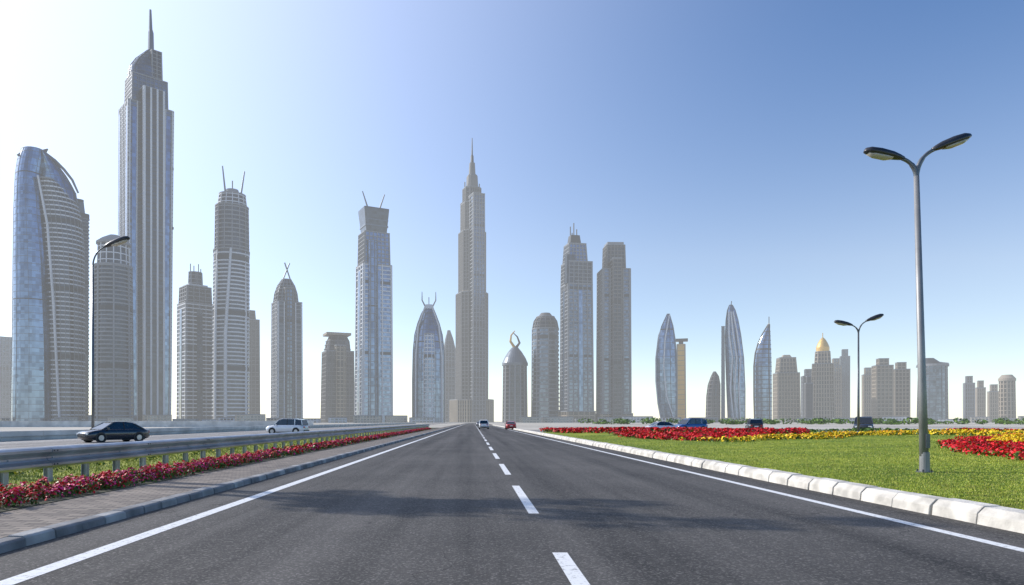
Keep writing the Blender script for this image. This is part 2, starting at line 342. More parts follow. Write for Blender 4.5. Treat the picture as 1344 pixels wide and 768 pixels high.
# right cluster
T=Tower('tan_apartment_block',1032,1.15,15); T.loft([(560,1015,1050),(490,1015,1049)],'rect','glasst','tan',piers=8,pw=1.4); T.loft([(490,1018,1046),(470,1020,1044)],'rect','glasst','tan',piers=6,name='upper_block'); T.solid([(470,1024,1040),(466,1027,1037)],'rect','tan','roof_block')
for nm,a,b,yt,k,y,co_,sl_ in (('apartment_block',1052,1072,488,1.2,10,'glass','conc'),('apartment_block',1090,1104,474,1.25,12,'glass','tan'),('office_block',1103,1115,462,1.3,8,'glass','steel'),
    ('apartment_block',1132,1146,486,1.25,12,'glass','tan'),('tan_apartment_block',1145,1172,474,1.1,18,'glasst','tan'),('tan_apartment_block',1171,1194,479,1.15,14,'glasst','tan'),
    ('office_block',1265,1279,497,1.2,12,'glasst','conc'),('office_block',1281,1293,503,1.25,14,'glasst','tan'),('tan_apartment_block',1297,1312,508,1.2,12,'glasst','tan'),
    ('office_block',1057,1066,497,1.0,12,'glassd','brown')):
    T=Tower(nm,(a+b)/2,k,y); T.loft([(560,a,b),(yt+6,a,b)],'rect',co_,sl_,piers=5,pw=1.3); m_=(a+b)/2; q=(b-a)*.28
    T.loft([(yt+6,m_-q,m_+q),(yt-3,m_-q,m_+q)],'rect',co_,sl_,piers=3,name='roof_block')
T=Tower('golden_dome_tower',1080,1.1,0,1)
T.loft([(560,1065,1095),(478,1067,1093)],'oct','glasst','tan',piers=6,pw=1.6,floor=4.4); T.loft([(478,1070,1090),(462,1071,1089)],'oct','glasst','tan',piers=4,name='upper_drum')
T.solid([(463,1071,1089),(456,1071,1089),(451,1073,1087),(446,1076,1084),(443,1079,1081)],'round','gold','dome'); T.bar([(1080,445),(1080,437)],.5,'gold')
T=Tower('slanted_roof_office',1225,1.05,0,.8); T.loft([(560,1204,1244),(480,1206,1243)],'bow','glass','steel',floor=4,t=1.2,piers=2,pw=.8)
T.solid([(481,1202,1246),(478,1203,1246)],'bow','conc','roof_slab'); T.solid([(478,1208,1238),(470,1208,1226)],'bow','glassd','penthouse'); T.bar([(1204,472),(1245,478)],[1.2,1.2],'conc',name='roof_beam'); T.bar([(1210,472),(1208,462)],.6)
T=Tower('round_tan_tower',1322,1.05,0,1); T.loft([(560,1312,1333),(500,1312,1332)],'round','glasst','tan',piers=2,pw=1.6,floor=4.5); T.solid([(500,1310,1334),(497,1310,1334),(492,1315,1329)],'round','tan','roof')
# low-rise along the base of the skyline
xs=-30
while xs<1400:
    wd=random.uniform(16,42); hgt=random.uniform(2.5,9) if xs<560 else random.uniform(2,7); k=random.uniform(.74,.9) if xs<500 else random.uniform(.9,1)
    if not(560<xs+wd/2<690):
        T=Tower('low_rise_building',xs+wd/2,k,random.uniform(-15,15),.6)
        T.loft([(560,xs,xs+wd),(553-hgt,xs,xs+wd)],'rect','glass',random.choice(['sandst','conc','white','sandst']),floor=2.6,t=1.4,piers=int(wd/4),pw=1.2)
    xs+=wd+random.uniform(1,16)
# ------------------------------------------------------------------ ground & roads
def sheet(name,x0,x1,y0,y1,z,m):
    mb=MB(); mb.add([(x0,y0,z),(x1,y0,z),(x1,y1,z),(x0,y1,z)],[(0,1,2,3)],m); return mb.obj(name)
M['sand']=mk('sandy_ground',(.46,.42,.35),.95,0,.2,.02)
sheet('ground',-9000,9000,-600,9000,0,M['sand'])
# asphalt
def asphalt(name,gain,off):
    m=bpy.data.materials.new(name); m.use_nodes=True; N=m.node_tree.nodes; L=m.node_tree.links; b=N['Principled BSDF']
    tc=N.new('ShaderNodeTexCoord')
    def noise(sc,det=4,vec=None,rough=.6):
        n=N.new('ShaderNodeTexNoise'); n.inputs['Scale'].default_value=sc; n.inputs['Detail'].default_value=det; n.inputs['Roughness'].default_value=rough
        L.new(vec or tc.outputs['Object'],n.inputs['Vector']); return n.outputs['Fac']
    def math_(op,a,b_,c=None):
        n=N.new('ShaderNodeMath'); n.operation=op
        for i_,q in enumerate((a,b_,c)):
            if q is None: continue
            if isinstance(q,(int,float)): n.inputs[i_].default_value=q
            else: L.new(q,n.inputs[i_])
        return n.outputs[0]
    mp=N.new('ShaderNodeMapping'); mp.inputs['Scale'].default_value=(1.3,.03,1); L.new(tc.outputs['Object'],mp.inputs[0])
    streak=noise(1.,5,mp.outputs[0]); big=noise(.25,4); fine=noise(60,3,rough=.8)
    vo=N.new('ShaderNodeTexVoronoi'); vo.inputs['Scale'].default_value=48; L.new(tc.outputs['Object'],vo.inputs['Vector'])
    sep=N.new('ShaderNodeSeparateColor'); L.new(vo.outputs['Color'],sep.inputs[0])
    agg=math_('POWER',sep.outputs[0],5.)
    sxyz=N.new('ShaderNodeSeparateXYZ'); L.new(tc.outputs['Object'],sxyz.inputs[0])
    wt=math_('MULTIPLY_ADD',math_('SINE',math_('MULTIPLY',sxyz.outputs[0],2*math.pi/2.65),None),.5,.5)
    wt=math_('MULTIPLY',wt,math_('ADD',big,.2))
    v=math_('MULTIPLY_ADD',streak,.17,off); v=math_('MULTIPLY_ADD',big,.07,v); v=math_('MULTIPLY_ADD',wt,.03,v); v=math_('MULTIPLY_ADD',agg,.12,v); v=math_('MULTIPLY_ADD',fine,.06,v)
    v=math_('MAXIMUM',v,.02)
    vc=N.new('ShaderNodeTexVoronoi'); vc.feature='DISTANCE_TO_EDGE'; vc.inputs['Scale'].default_value=.33
    wv=N.new('ShaderNodeVectorMath'); wv.operation='ADD'; nn=N.new('ShaderNodeTexNoise'); nn.inputs['Scale'].default_value=1.4; nn.inputs['Detail'].default_value=6; L.new(tc.outputs['Object'],nn.inputs[0]); L.new(tc.outputs['Object'],wv.inputs[0]); L.new(nn.outputs['Color'],wv.inputs[1]); L.new(wv.outputs[0],vc.inputs['Vector'])
    ck=math_('MULTIPLY',math_('LESS_THAN',vc.outputs['Distance'],.0035),math_('GREATER_THAN',big,.52))
    v=math_('MULTIPLY',v,math_('SUBTRACT',1.,math_('MULTIPLY',ck,.5))); v=math_('MULTIPLY',v,gain)
    cc=N.new('ShaderNodeCombineColor'); L.new(v,cc.inputs[0]); L.new(math_('MULTIPLY',v,.93),cc.inputs[1]); L.new(math_('MULTIPLY',v,.84),cc.inputs[2])
    L.new(cc.outputs[0],b.inputs['Base Color']); b.inputs['Roughness'].default_value=.8; b.inputs['Specular IOR Level'].default_value=.35
    bp=N.new('ShaderNodeBump'); bp.inputs['Strength'].default_value=.8; bp.inputs['Distance'].default_value=.01; L.new(math_('ADD',fine,sep.outputs[0]),bp.inputs['Height']); L.new(bp.outputs[0],b.inputs['Normal'])
    return m
M['asphalt']=asphalt('asphalt',1.,-.100); M['asphalt_pale']=asphalt('pale_asphalt',2.2,-.05)  # second asphalt is the same mix, paler overall
sheet('road',-5.35,7.35,-10,620,.004,M['asphalt'])
sheet('far_road',-33,-17.8,-40,620,.004,M['asphalt_pale'])
def paint():
    m=bpy.data.materials.new('road_paint'); m.use_nodes=True; N=m.node_tree.nodes; L=m.node_tree.links; b=N['Principled BSDF']
    tc=N.new('ShaderNodeTexCoord'); n=N.new('ShaderNodeTexNoise'); n.inputs['Scale'].default_value=14; n.inputs['Detail'].default_value=8; n.inputs['Roughness'].default_value=.8
    L.new(tc.outputs['Object'],n.inputs[0]); r=N.new('ShaderNodeValToRGB'); L.new(n.outputs['Fac'],r.inputs[0])
    r.color_ramp.elements[0].position=.36; r.color_ramp.elements[1].position=.47; r.color_ramp.elements[0].color=(.16,.155,.15,1); r.color_ramp.elements[1].color=(.74,.74,.72,1)
    L.new(r.outputs[0],b.inputs[0]); b.inputs['Roughness'].default_value=.6; return m
M['paint']=paint()
mb=MB()
def q(x0,x1,y0,y1,z=.008): mb.add([(x0,y0,z),(x1,y0,z),(x1,y1,z),(x0,y1,z)],[(0,1,2,3)],'paint')
q(-4.42,-4.2,-5,600); q(6.28,6.46,-5,600)
y=3.
while y<400: q(.90,1.07,y,y+4.8); y+=8.1
q(-32.2,-32,-5,500); q(-18.9,-18.7,-5,500)
y=0
while y<300: q(-25.5,-25.3,y,y+4.8); y+=8.1
mb.obj('road_markings')
# kerbs
M['kerbw']=mk('kerb_stone_pale',(.55,.52,.46),.85,0,.26,2.5,.5,40)
M['kerbg']=mk('kerb_stone_grey',(.20,.20,.20),.85,0,.3,2.,.5,40)
M['kerbg2']=mk('kerb_stone_light',(.32,.32,.31),.85,0,.3,2.,.5,40)
M['grout']=mk('grout',(.05,.045,.04),.95,0,.2,3.)
mb=MB(); y=1.
mb.box(7.42,7.66,0,600,-.05,.17,'grout')
while y<260:
    l=1.0 if y<80 else 2.; g=.03+random.uniform(0,.015); f_=1 if y<60 else .3; dx=random.uniform(-.018,.018)*f_; dz=random.uniform(-.012,.012)*f_; a,b2=y+g/2,y+l-g/2
    sec=[(7.33,-.02),(7.35,.15),(7.45,.25),(7.68,.262),(7.74,.235),(7.74,-.02)]
    mb.rings([[(sx+dx,yy,sz+dz*(sz>0)) for sx,sz in sec] for yy in (b2,a)],'kerbw'); y+=l
mb.obj('kerb',bevel=.014)
mb=MB(); y=1.; mb.box(-5.58,-5.39,0,600,-.05,.08,'grout'); n_=0
while y<260:
    l=.6 if y<60 else 2.4; g=.02; dx=random.uniform(-.012,.012); dz=random.uniform(-.007,.007)
    sec=[(-5.35,-.02),(-5.365,.10),(-5.40,.125),(-5.58,.13),(-5.6,-.02)]
    mb.rings([[(sx+dx,yy,sz+dz*(sz>0)) for sx,sz in sec] for yy in (y+g/2,y+l-g/2)],'kerbg' if n_%3 else 'kerbg2'); y+=l; n_+=1
mb.obj('kerb',bevel=.01)
m=bpy.data.materials.new('paving_blocks'); m.use_nodes=True; N=m.node_tree.nodes; L=m.node_tree.links; b=N['Principled BSDF']
tc=N.new('ShaderNodeTexCoord'); br=N.new('ShaderNodeTexBrick'); br.inputs['Scale'].default_value=1; br.inputs['Brick Width'].default_value=.3; br.inputs['Row Height'].default_value=.15; br.inputs['Mortar Size'].default_value=.01
br.inputs['Color1'].default_value=(.36,.30,.24,1); br.inputs['Color2'].default_value=(.18,.15,.125,1); br.inputs['Mortar'].default_value=(.03,.027,.024,1)
L.new(tc.outputs['Object'],br.inputs['Vector']); nz=N.new('ShaderNodeTexNoise'); nz.inputs['Scale'].default_value=1.1; nz.inputs['Detail'].default_value=6; L.new(tc.outputs['Object'],nz.inputs[0])
mi=N.new('ShaderNodeMix'); mi.data_type='RGBA'; mi.blend_type='MULTIPLY'; mi.inputs[0].default_value=.5; L.new(br.outputs[0],mi.inputs[6]); L.new(nz.outputs['Fac'],mi.inputs[7])
L.new(mi.outputs[2],b.inputs[0]); b.inputs['Roughness'].default_value=.85
bp=N.new('ShaderNodeBump'); bp.inputs['Strength'].default_value=.8; bp.inputs['Distance'].default_value=.008; bp.invert=True; L.new(br.outputs['Fac'],bp.inputs['Height']); L.new(bp.outputs[0],b.inputs['Normal'])
M['pave']=m
mb=MB(); mb.box(-7.15,-5.6,-5,300,-.05,.118,'pave'); mb.obj('pavement')
M['soil']=mk('soil',(.05,.05,.025),.95,0,.4,4.)
def grass_mat(name,c1,c2,c3):
    m=bpy.data.materials.new(name); m.use_nodes=True; N=m.node_tree.nodes; L=m.node_tree.links; b=N['Principled BSDF']
    n1=N.new('ShaderNodeTexNoise'); n1.inputs['Scale'].default_value=.22; n1.inputs['Detail'].default_value=7; n1.inputs['Roughness'].default_value=.65
    n2=N.new('ShaderNodeTexNoise'); n2.inputs['Scale'].default_value=9; n2.inputs['Detail'].default_value=6; n2.inputs['Roughness'].default_value=.8
    ge=N.new('ShaderNodeNewGeometry'); L.new(ge.outputs['Position'],n1.inputs[0]); L.new(ge.outputs['Position'],n2.inputs[0])
    a=N.new('ShaderNodeMath'); a.operation='MULTIPLY_ADD'; a.inputs[1].default_value=.5; L.new(n2.outputs['Fac'],a.inputs[0])
    s2=N.new('ShaderNodeMath'); s2.operation='MULTIPLY'; s2.inputs[1].default_value=.5; L.new(n1.outputs['Fac'],s2.inputs[0]); L.new(s2.outputs[0],a.inputs[2])
    r=N.new('ShaderNodeValToRGB'); r.color_ramp.elements[0].position=.40; r.color_ramp.elements[0].color=(*c1,1); r.color_ramp.elements[1].position=.58; r.color_ramp.elements[1].color=(*c3,1)
    e=r.color_ramp.elements.new(.49); e.color=(*c2,1); L.new(a.outputs[0],r.inputs[0]); L.new(r.outputs[0],b.inputs[0]); b.inputs['Roughness'].default_value=.8; b.inputs['Specular IOR Level'].default_value=.2
    bp=N.new('ShaderNodeBump'); bp.inputs['Strength'].default_value=.5; bp.inputs['Distance'].default_value=.04; L.new(n2.outputs['Fac'],bp.inputs['Height']); L.new(bp.outputs[0],b.inputs['Normal'])
    return m
M['grass']=grass_mat('lawn_grass',(.08,.13,.010),(.18,.235,.016),(.33,.35,.035))
M['grassdry']=grass_mat('verge_grass',(.13,.17,.02),(.25,.28,.03),(.40,.40,.07))
def hL(x,y):
    x=np.asarray(x,float); y=np.asarray(y,float); s=np.clip((x-8.5)/8,0,1)
    return .235+s*(.06+.10*np.sin(x*.21+1)*np.cos(y*.13)+.05*np.sin(x*.5+y*.35))
xs_=np.concatenate([np.arange(7.7,30,.5),np.arange(30,140,2.5)]); ys_=np.concatenate([np.arange(-4,50,1.),np.arange(50,82,2.)])
XX,YY=np.meshgrid(xs_,ys_); ZZ=hL(XX,YY); nx=len(xs_); V=np.stack([XX,YY,ZZ],-1).reshape(-1,3)
I=np.arange(len(ys_)-1)[:,None]*nx+np.arange(nx-1)[None]; F=np.stack([I,I+1,I+1+nx,I+nx],-1).reshape(-1,4)
lawn=np_mesh('lawn',V,F,[M['grass']],np.zeros(len(F)))
lawn.data.polygons.foreach_set('use_smooth',[True]*len(F))
mb=MB(); mb.box(-17.6,-8.2,-5,150,-.05,.12,'grassdry'); mb.obj('grass_verge')
mb=MB(); mb.box(-8.2,-7.15,-5,150,-.05,.13,'soil'); mb.obj('flower_bed_soil')
# blades
M['blade1']=mk('grass_blade',(.12,.19,.014),.6,0,.3,3.); M['blade2']=mk('grass_blade_light',(.32,.37,.035),.6,0,.3,3.); M['blade3']=mk('grass_blade_dry',(.44,.40,.10),.6,0,.3,3.)
def blades(name,x,y,z,h,wd,mats,pr):
    n=len(x); a=rng.uniform(0,2*np.pi,n); dx=np.cos(a)*wd; dy=np.sin(a)*wd; h=h*rng.uniform(.5,1.2,n); lx=rng.normal(0,.4,n)*h; ly=rng.normal(0,.4,n)*h
    V=np.stack([np.stack([x-dx,y-dy,z-.01],-1),np.stack([x+dx,y+dy,z-.01],-1),np.stack([x+lx,y+ly,z+h],-1)],1).reshape(-1,3)
    return np_mesh(name,V,np.arange(3*n).reshape(-1,3),mats,rng.choice(len(mats),n,p=pr))
n=130000; u=rng.uniform(0,1,n); Y=9*(60/9)**u; X=7.76+rng.uniform(0,1,n)*np.maximum(.80*Y-7.2,1)
blades('lawn_grass_blades',X,Y,hL(X,Y),.028+.0002*Y,.004+.0003*Y,[M['blade1'],M['blade2'],M['blade3']],[.36,.52,.12])
n=40000; u=rng.uniform(0,1,n); Y=9*(70/9)**u; X=rng.uniform(-17.4,-8.2,n)
blades('verge_grass_blades',X,Y,np.full(n,.12),.08,.006+.0004*Y,[M['blade1'],M['blade2'],M['blade3']],[.3,.45,.25])
# ------------------------------------------------------------------ flower beds
def fm(n,c): return mk(n,c,.5,0,.2,6.,spec=.3)
M['red']=fm('red_petals',(.68,.012,.015)); M['red2']=fm('deep_red_petals',(.42,.006,.015)); M['pink']=fm('magenta_petals',(.78,.035,.20)); M['yel']=fm('yellow_petals',(.82,.58,.015)); M['yel2']=fm('orange_petals',(.76,.38,.02))
M['leaf']=fm('leaf_green',(.045,.10,.015)); M['leaf2']=fm('leaf_light',(.12,.22,.025))
def inpoly(x,y,P):
    r=np.zeros(len(x),bool); j=len(P)-1
    for i in range(len(P)):
        xi,yi=P[i]; xj,yj=P[j]
        c=((yi>y)!=(yj>y))&(x<(xj-xi)*(y-yi)/((yj-yi) if yj!=yi else 1e-9)+xi); r^=c; j=i
    return r
def quads(C,Nn,sz):
    n=len(C); r=rng.normal(size=(n,3)); A=np.cross(Nn,r); A/=np.linalg.norm(A,axis=1)[:,None]+1e-9; B=np.cross(Nn,A); s=sz[:,None]
    V=np.stack([C-A*s,C-B*s*.8,C+A*s,C+B*s*.8],1).reshape(-1,3); return V,np.arange(4*n).reshape(-1,4)
def bed(name,P,zf,dens,rad,hgt,fs,cols,pr,nf=16,nl=16):
    P=[tuple(p) for p in P]; a=np.array(P); x0,y0=a.min(0); x1,y1=a.max(0); n=int((x1-x0)*(y1-y0)*dens)
    x=rng.uniform(x0,x1,n); y=rng.uniform(y0,y1,n); k=inpoly(x,y,P); x=x[k]; y=y[k]; n=len(x); z=zf(x,y); R=rad*rng.uniform(.7,1.25,n); Hh=hgt*rng.uniform(.65,1.25,n)
    root=empty(name)
    for cnt,leaf in((nf,0),(nl,1)):
        ci=np.repeat(np.arange(n),cnt); m_=len(ci); th=rng.uniform(0,2*np.pi,m_); u=rng.uniform(0,1,m_)**(.8 if leaf else .6); ph=u*np.pi/2*.98
        if leaf: ph=rng.uniform(0,1,m_)*np.pi/2
        Nn=np.stack([np.cos(ph)*np.cos(th),np.cos(ph)*np.sin(th),np.sin(ph)],-1); sc=.88 if leaf else 1.03
        C=np.stack([x[ci],y[ci],z[ci]],-1)+Nn*np.stack([R[ci],R[ci],Hh[ci]],-1)*sc*rng.uniform(.9,1.08,m_)[:,None]
        Nj=Nn+rng.normal(0,.35,(m_,3)); Nj/=np.linalg.norm(Nj,axis=1)[:,None]
        sz=(fs*1.1 if leaf else fs)*rng.uniform(.6,1.25,m_); V,F=quads(C,Nj,sz)
        if leaf: mats=[M['leaf'],M['leaf2']]; mi_=rng.choice(2,m_,p=[.6,.4])
        else:
            mats=[M[c] for c in cols]; cl=rng.choice(len(cols),n,p=pr); mi_=cl[ci]; sw=rng.uniform(0,1,m_)<.2; mi_=np.where(sw,rng.choice(len(cols),m_),mi_)
        np_mesh('foliage' if leaf else 'blossoms',V,F,mats,mi_,root)
    return root
flat=lambda z:(lambda x,y:np.full(len(x),z))
bed('red_flower_bed',[(-8.05,4),(-7.3,4),(-7.3,26),(-8.05,26)],flat(.13),34,.16,.25,.028,['red','pink','red2'],[.38,.42,.20],28,20)
bed('red_flower_bed',[(-8.1,26),(-7.3,26),(-7.3,120),(-8.1,120)],flat(.13),13,.2,.25,.055,['red','pink','red2'],[.5,.25,.25],14,12)
bed('red_flower_bed',[(15.2,19),(16.4,21.8),(17.7,25.5),(19.5,28.7),(23.8,34.6),(29.5,40.9),(37.4,46.5),(48,50),(52,40),(38,27),(24,18)],hL,9,.24,.26,.05,['red','red2'],[.75,.25],20,6)
bed('yellow_flower_bed',[(22,27),(22.7,30),(26.2,34.6),(32.5,41),(40,44),(38,36),(28,27)],lambda x,y:hL(x,y)+.14,9,.24,.28,.05,['yel','yel2'],[.88,.12],20,4)
bed('red_flower_bed',[(8.6,92),(9.5,74),(16,66),(32,66),(40,82),(20,84)],hL,2.2,.42,.38,.12,['red','red2'],[.7,.3],16,5)
bed('red_flower_bed',[(12.5,62),(11.5,53),(13,47),(16.4,45),(20,49),(26,60)],hL,3.8,.36,.30,.09,['red','red2'],[.75,.25],16,5)
bed('yellow_flower_bed',[(13.3,46.3),(16.8,44.0),(24,47),(36,58),(38,63),(24,51.5),(17,45.6)],hL,5,.28,.28,.08,['yel','yel2'],[.8,.2],14,5)
bed('yellow_flower_bed',[(33,57),(50,57),(66,66),(40,66)],hL,2.4,.36,.32,.1,['yel','yel2'],[.8,.2],12,7)
bed('red_flower_bed',[(50,68),(90,68),(90,78),(52,76)],hL,1.8,.42,.36,.12,['red','red2'],[.7,.3],12,8)
bed('hedge',[(8.4,80),(130,80),(130,82),(8.4,82)],hL,2.4,.5,.28,.10,['leaf','leaf2'],[.6,.4],14,14)
bed('yellow_flower_bed',[(-17,12),(-11.5,12),(-11.5,34),(-17,34)],flat(.12),2.5,.2,.2,.05,['yel','blade2'],[.5,.5],10,10)
def leafmass(name,xr,y0,y1,n,rad,hgt,sz,per=70):
    x=rng.uniform(*xr,n); y=rng.uniform(y0,y1,n); n=len(x); R=rad*rng.uniform(.5,1.3,n); Hh=hgt*rng.uniform(.4,1.3,n)
    ci=np.repeat(np.arange(n),per); m_=len(ci); D=rng.normal(size=(m_,3)); D/=np.linalg.norm(D,axis=1)[:,None]; r=rng.uniform(.5,1,m_)**.5
    C=np.stack([x[ci]+D[:,0]*R[ci]*r,y[ci]+D[:,1]*R[ci]*r,Hh[ci]*.6+D[:,2]*Hh[ci]*.5*r],-1); V,F=quads(C,D+rng.normal(0,.4,D.shape),sz*rng.uniform(.6,1.3,m_))
    return np_mesh(name,V,F,[M['leaf'],M['leaf2']],rng.choice(2,m_))
leafmass('distant_shrub_row',(60,420),300,380,150,4,2.4,.5)
# ------------------------------------------------------------------ guard rail
M['galv']=mk('galvanised_steel',(.34,.37,.41),.38,.7,.22,1.2)
M['galvd']=mk('galvanised_post',(.36,.38,.41),.5,.5,.2,2.)
g=empty('guard_rail',(-9.7,0,0))
prof=[(.0,.44),(.055,.455),(.085,.50),(.085,.55),(.02,.615),(.0,.66),(.0,.70),(.02,.745),(.085,.81),(.085,.865),(.055,.905),(.0,.925)]
prof=[(x*1.5,.93-(.925-z)*1.0) for x,z in prof]
def wbeam(y0,y1,off):
    mb=MB(); a=[(x+off,y0,z) for x,z in prof]+[(x+off-.012,y0,z) for x,z in prof[::-1]]; b_=[(x,y1,z) for x,_,z in a]; mb.rings([b_,a],'galv'); return mb
for i,y in enumerate(np.arange(2,150,4.5)):
    mb=wbeam(y,y+4.75,.008*(i%2)+.06)
    for dy in (.06,.18):
        for z in(.53,.84): mb.tube([(.17,y+dy,z),(.21,y+dy,z)],.016,'dark',6)
    mb.obj('w_beam_%d'%i,g)
mb=MB(); y=2.2
while y<150:
    mb.box(-.10,-.085,y-.07,y+.07,0,.84,'galvd'); mb.box(-.085,.02,y-.006,y+.006,0,.84,'galvd'); mb.box(.02,.033,y-.07,y+.07,0,.84,'galvd'); mb.box(.033,.058,y-.05,y+.05,.58,.79,'galvd')
    mb.tube([(.05,y,.68),(.085,y,.68)],.018,'galvd',6); y+=1.5
mb.obj('posts',g)
M['par']=mk('parapet_concrete',(.62,.60,.56),.85,0,.2,.4)
mb=MB(); y=-10
while y<420:
    sec=[(-35.3,0),(-35.22,.25),(-35.1,.35),(-35.05,.75),(-35.3,.76),(-35.55,.75),(-35.6,0)]
    mb.rings([[(a,yy,c) for a,c in sec] for yy in(y,y+5.96)],'par'); y+=6
mb.obj('concrete_barrier')
mb=MB(); mb.box(-160,-42,180,180.4,0,1.6,'par'); mb.obj('boundary_wall')
# ------------------------------------------------------------------ street lamps
M['pole']=mk('lamp_pole_paint',(.13,.14,.15),.4,.5,.15,2.)
M['head']=mk('lamp_head_shell',(.04,.04,.045),.35,.3,.15,4.); M['lens']=mk('lamp_lens',(.40,.37,.31),.15,0,.1,4.)
M['polelt']=mk('lamp_pole_galvanised',(.25,.25,.25),.5,.4,.2,1.2)
def arc(p0,p1,p2,n=10): 
    return [tuple((1-t)**2*np.array(p0)+2*t*(1-t)*np.array(p1)+t*t*np.array(p2)) for t in [i/n for i in range(n+1)]]
def lamp(loc,h,lean=0.,single=False,s=1.,ang=0):
    e=empty('street_lamp',loc,ang); r=s if s<=1 else .55+.3*s
    mb=MB(); zt=h-1.05*s; mb.tube([(0,0,0),(lean*.3,0,zt*.3),(lean,0,zt)],[.105*r,.09*r,.062*r],'polelt' if s<=1 else 'pole',16); mb.obj('pole',e,True)
    mb=MB(); mb.tube([(0,0,0),(0,0,.03)],.19*r,'pole',16); mb.tube([(0,0,.03),(0,0,.5)],[.118*r,.112*r],'polelt',16)
    for a in range(4): mb.tube([(.15*r*math.cos(a*1.57+.78),.15*r*math.sin(a*1.57+.78),.03),(.15*r*math.cos(a*1.57+.78),.15*r*math.sin(a*1.57+.78),.08)],.018,'dark',6)
    mb.box(-.05,.05,-.135*r,-.12*r,.6,.95,'pole'); mb.obj('base_plate',e)
    for sg,tip,up in((-1,(-.36*s,.44*s),.2),(1,(.44*s,.66*s),.37)):
        if single and sg<0: continue
        mb=MB(); p2=(lean+tip[0],0,zt+tip[1]); mb.tube([(lean,0,zt-.05)]+arc((lean,0,zt),(lean+tip[0]*.1,0,zt+tip[1]*.75),p2),[.058*r]*7+[.045*r]*5,'pole',12); mb.obj('arm',e,True)
        mb=MB(); d=Vector((sg,0,up)).normalized(); nrm=Vector((-d.z*sg,0,d.x*sg)).normalized(); p=Vector(p2)-d*.05
        st=[(0,.05,.05),(.12,.09,.08),(.3,.14,.11),(.6,.165,.125),(.85,.15,.11),(.97,.09,.07),(1.0,.02,.02)]; rs=[]
        for t,wy,wz in st:
            c=p+d*t*s; rs.append([tuple(c+Vector((0,1,0))*wy*s*math.cos(a)+nrm*(wz*(1.15 if math.sin(a)>0 else .55))*s*math.sin(a)) for a in [2*math.pi*i/16 for i in range(16)]])
        mb.rings(rs if sg<0 else [r_[::-1] for r_ in rs],'head'); mb.obj('luminaire',e,True)
        mb=MB(); rs=[]
        for t,wy,wz in((.3,.10,.03),(.45,.125,.075),(.75,.12,.075),(.9,.07,.03)):
            c=p+d*t*s-nrm*.045*s; rs.append([tuple(c+Vector((0,1,0))*wy*s*math.cos(a)-nrm*wz*s*abs(math.sin(a))*(1 if math.sin(a)<0 else -.1)) for a in [2*math.pi*i/12 for i in range(12)]])
        mb.rings(rs,'lens'); mb.obj('lens',e,True)
    return e
lamp((11.13,16.9,.24),8.35,-.2)
lamp((31.2,55.5,.2),10.0,0,s=1.5)
lamp((-36.6,66,0),19.3,0,True,s=2.6)
# ------------------------------------------------------------------ vehicles
M['tyre']=mk('tyre',(.02,.02,.02),.85); M['rim']=mk('alloy_rim',(.45,.45,.47),.3,.8); M['cglass']=mk('car_glass',(.02,.025,.03),.06,0,.1,1.,spec=.9)
M['trim']=mk('black_trim',(.03,.03,.03),.5); M['red_l']=mk('tail_light',(.45,.01,.01),.2); M['head_l']=mk('head_light',(.75,.78,.8),.1,.2); M['plate']=mk('number_plate',(.7,.7,.65),.5)
def pt(n,c,metal=.1):
    m=mk(n,c,.25,metal,.04,1.); m.node_tree.nodes['Principled BSDF'].inputs['Coat Weight'].default_value=.8; return m
PA={'black':pt('black_paint',(.025,.028,.035)),'white':pt('white_paint',(.72,.73,.74)),'red':pt('red_paint',(.42,.015,.02)),'blue':pt('blue_paint',(.05,.12,.30)),'silver':pt('silver_paint',(.45,.47,.5),.5)}
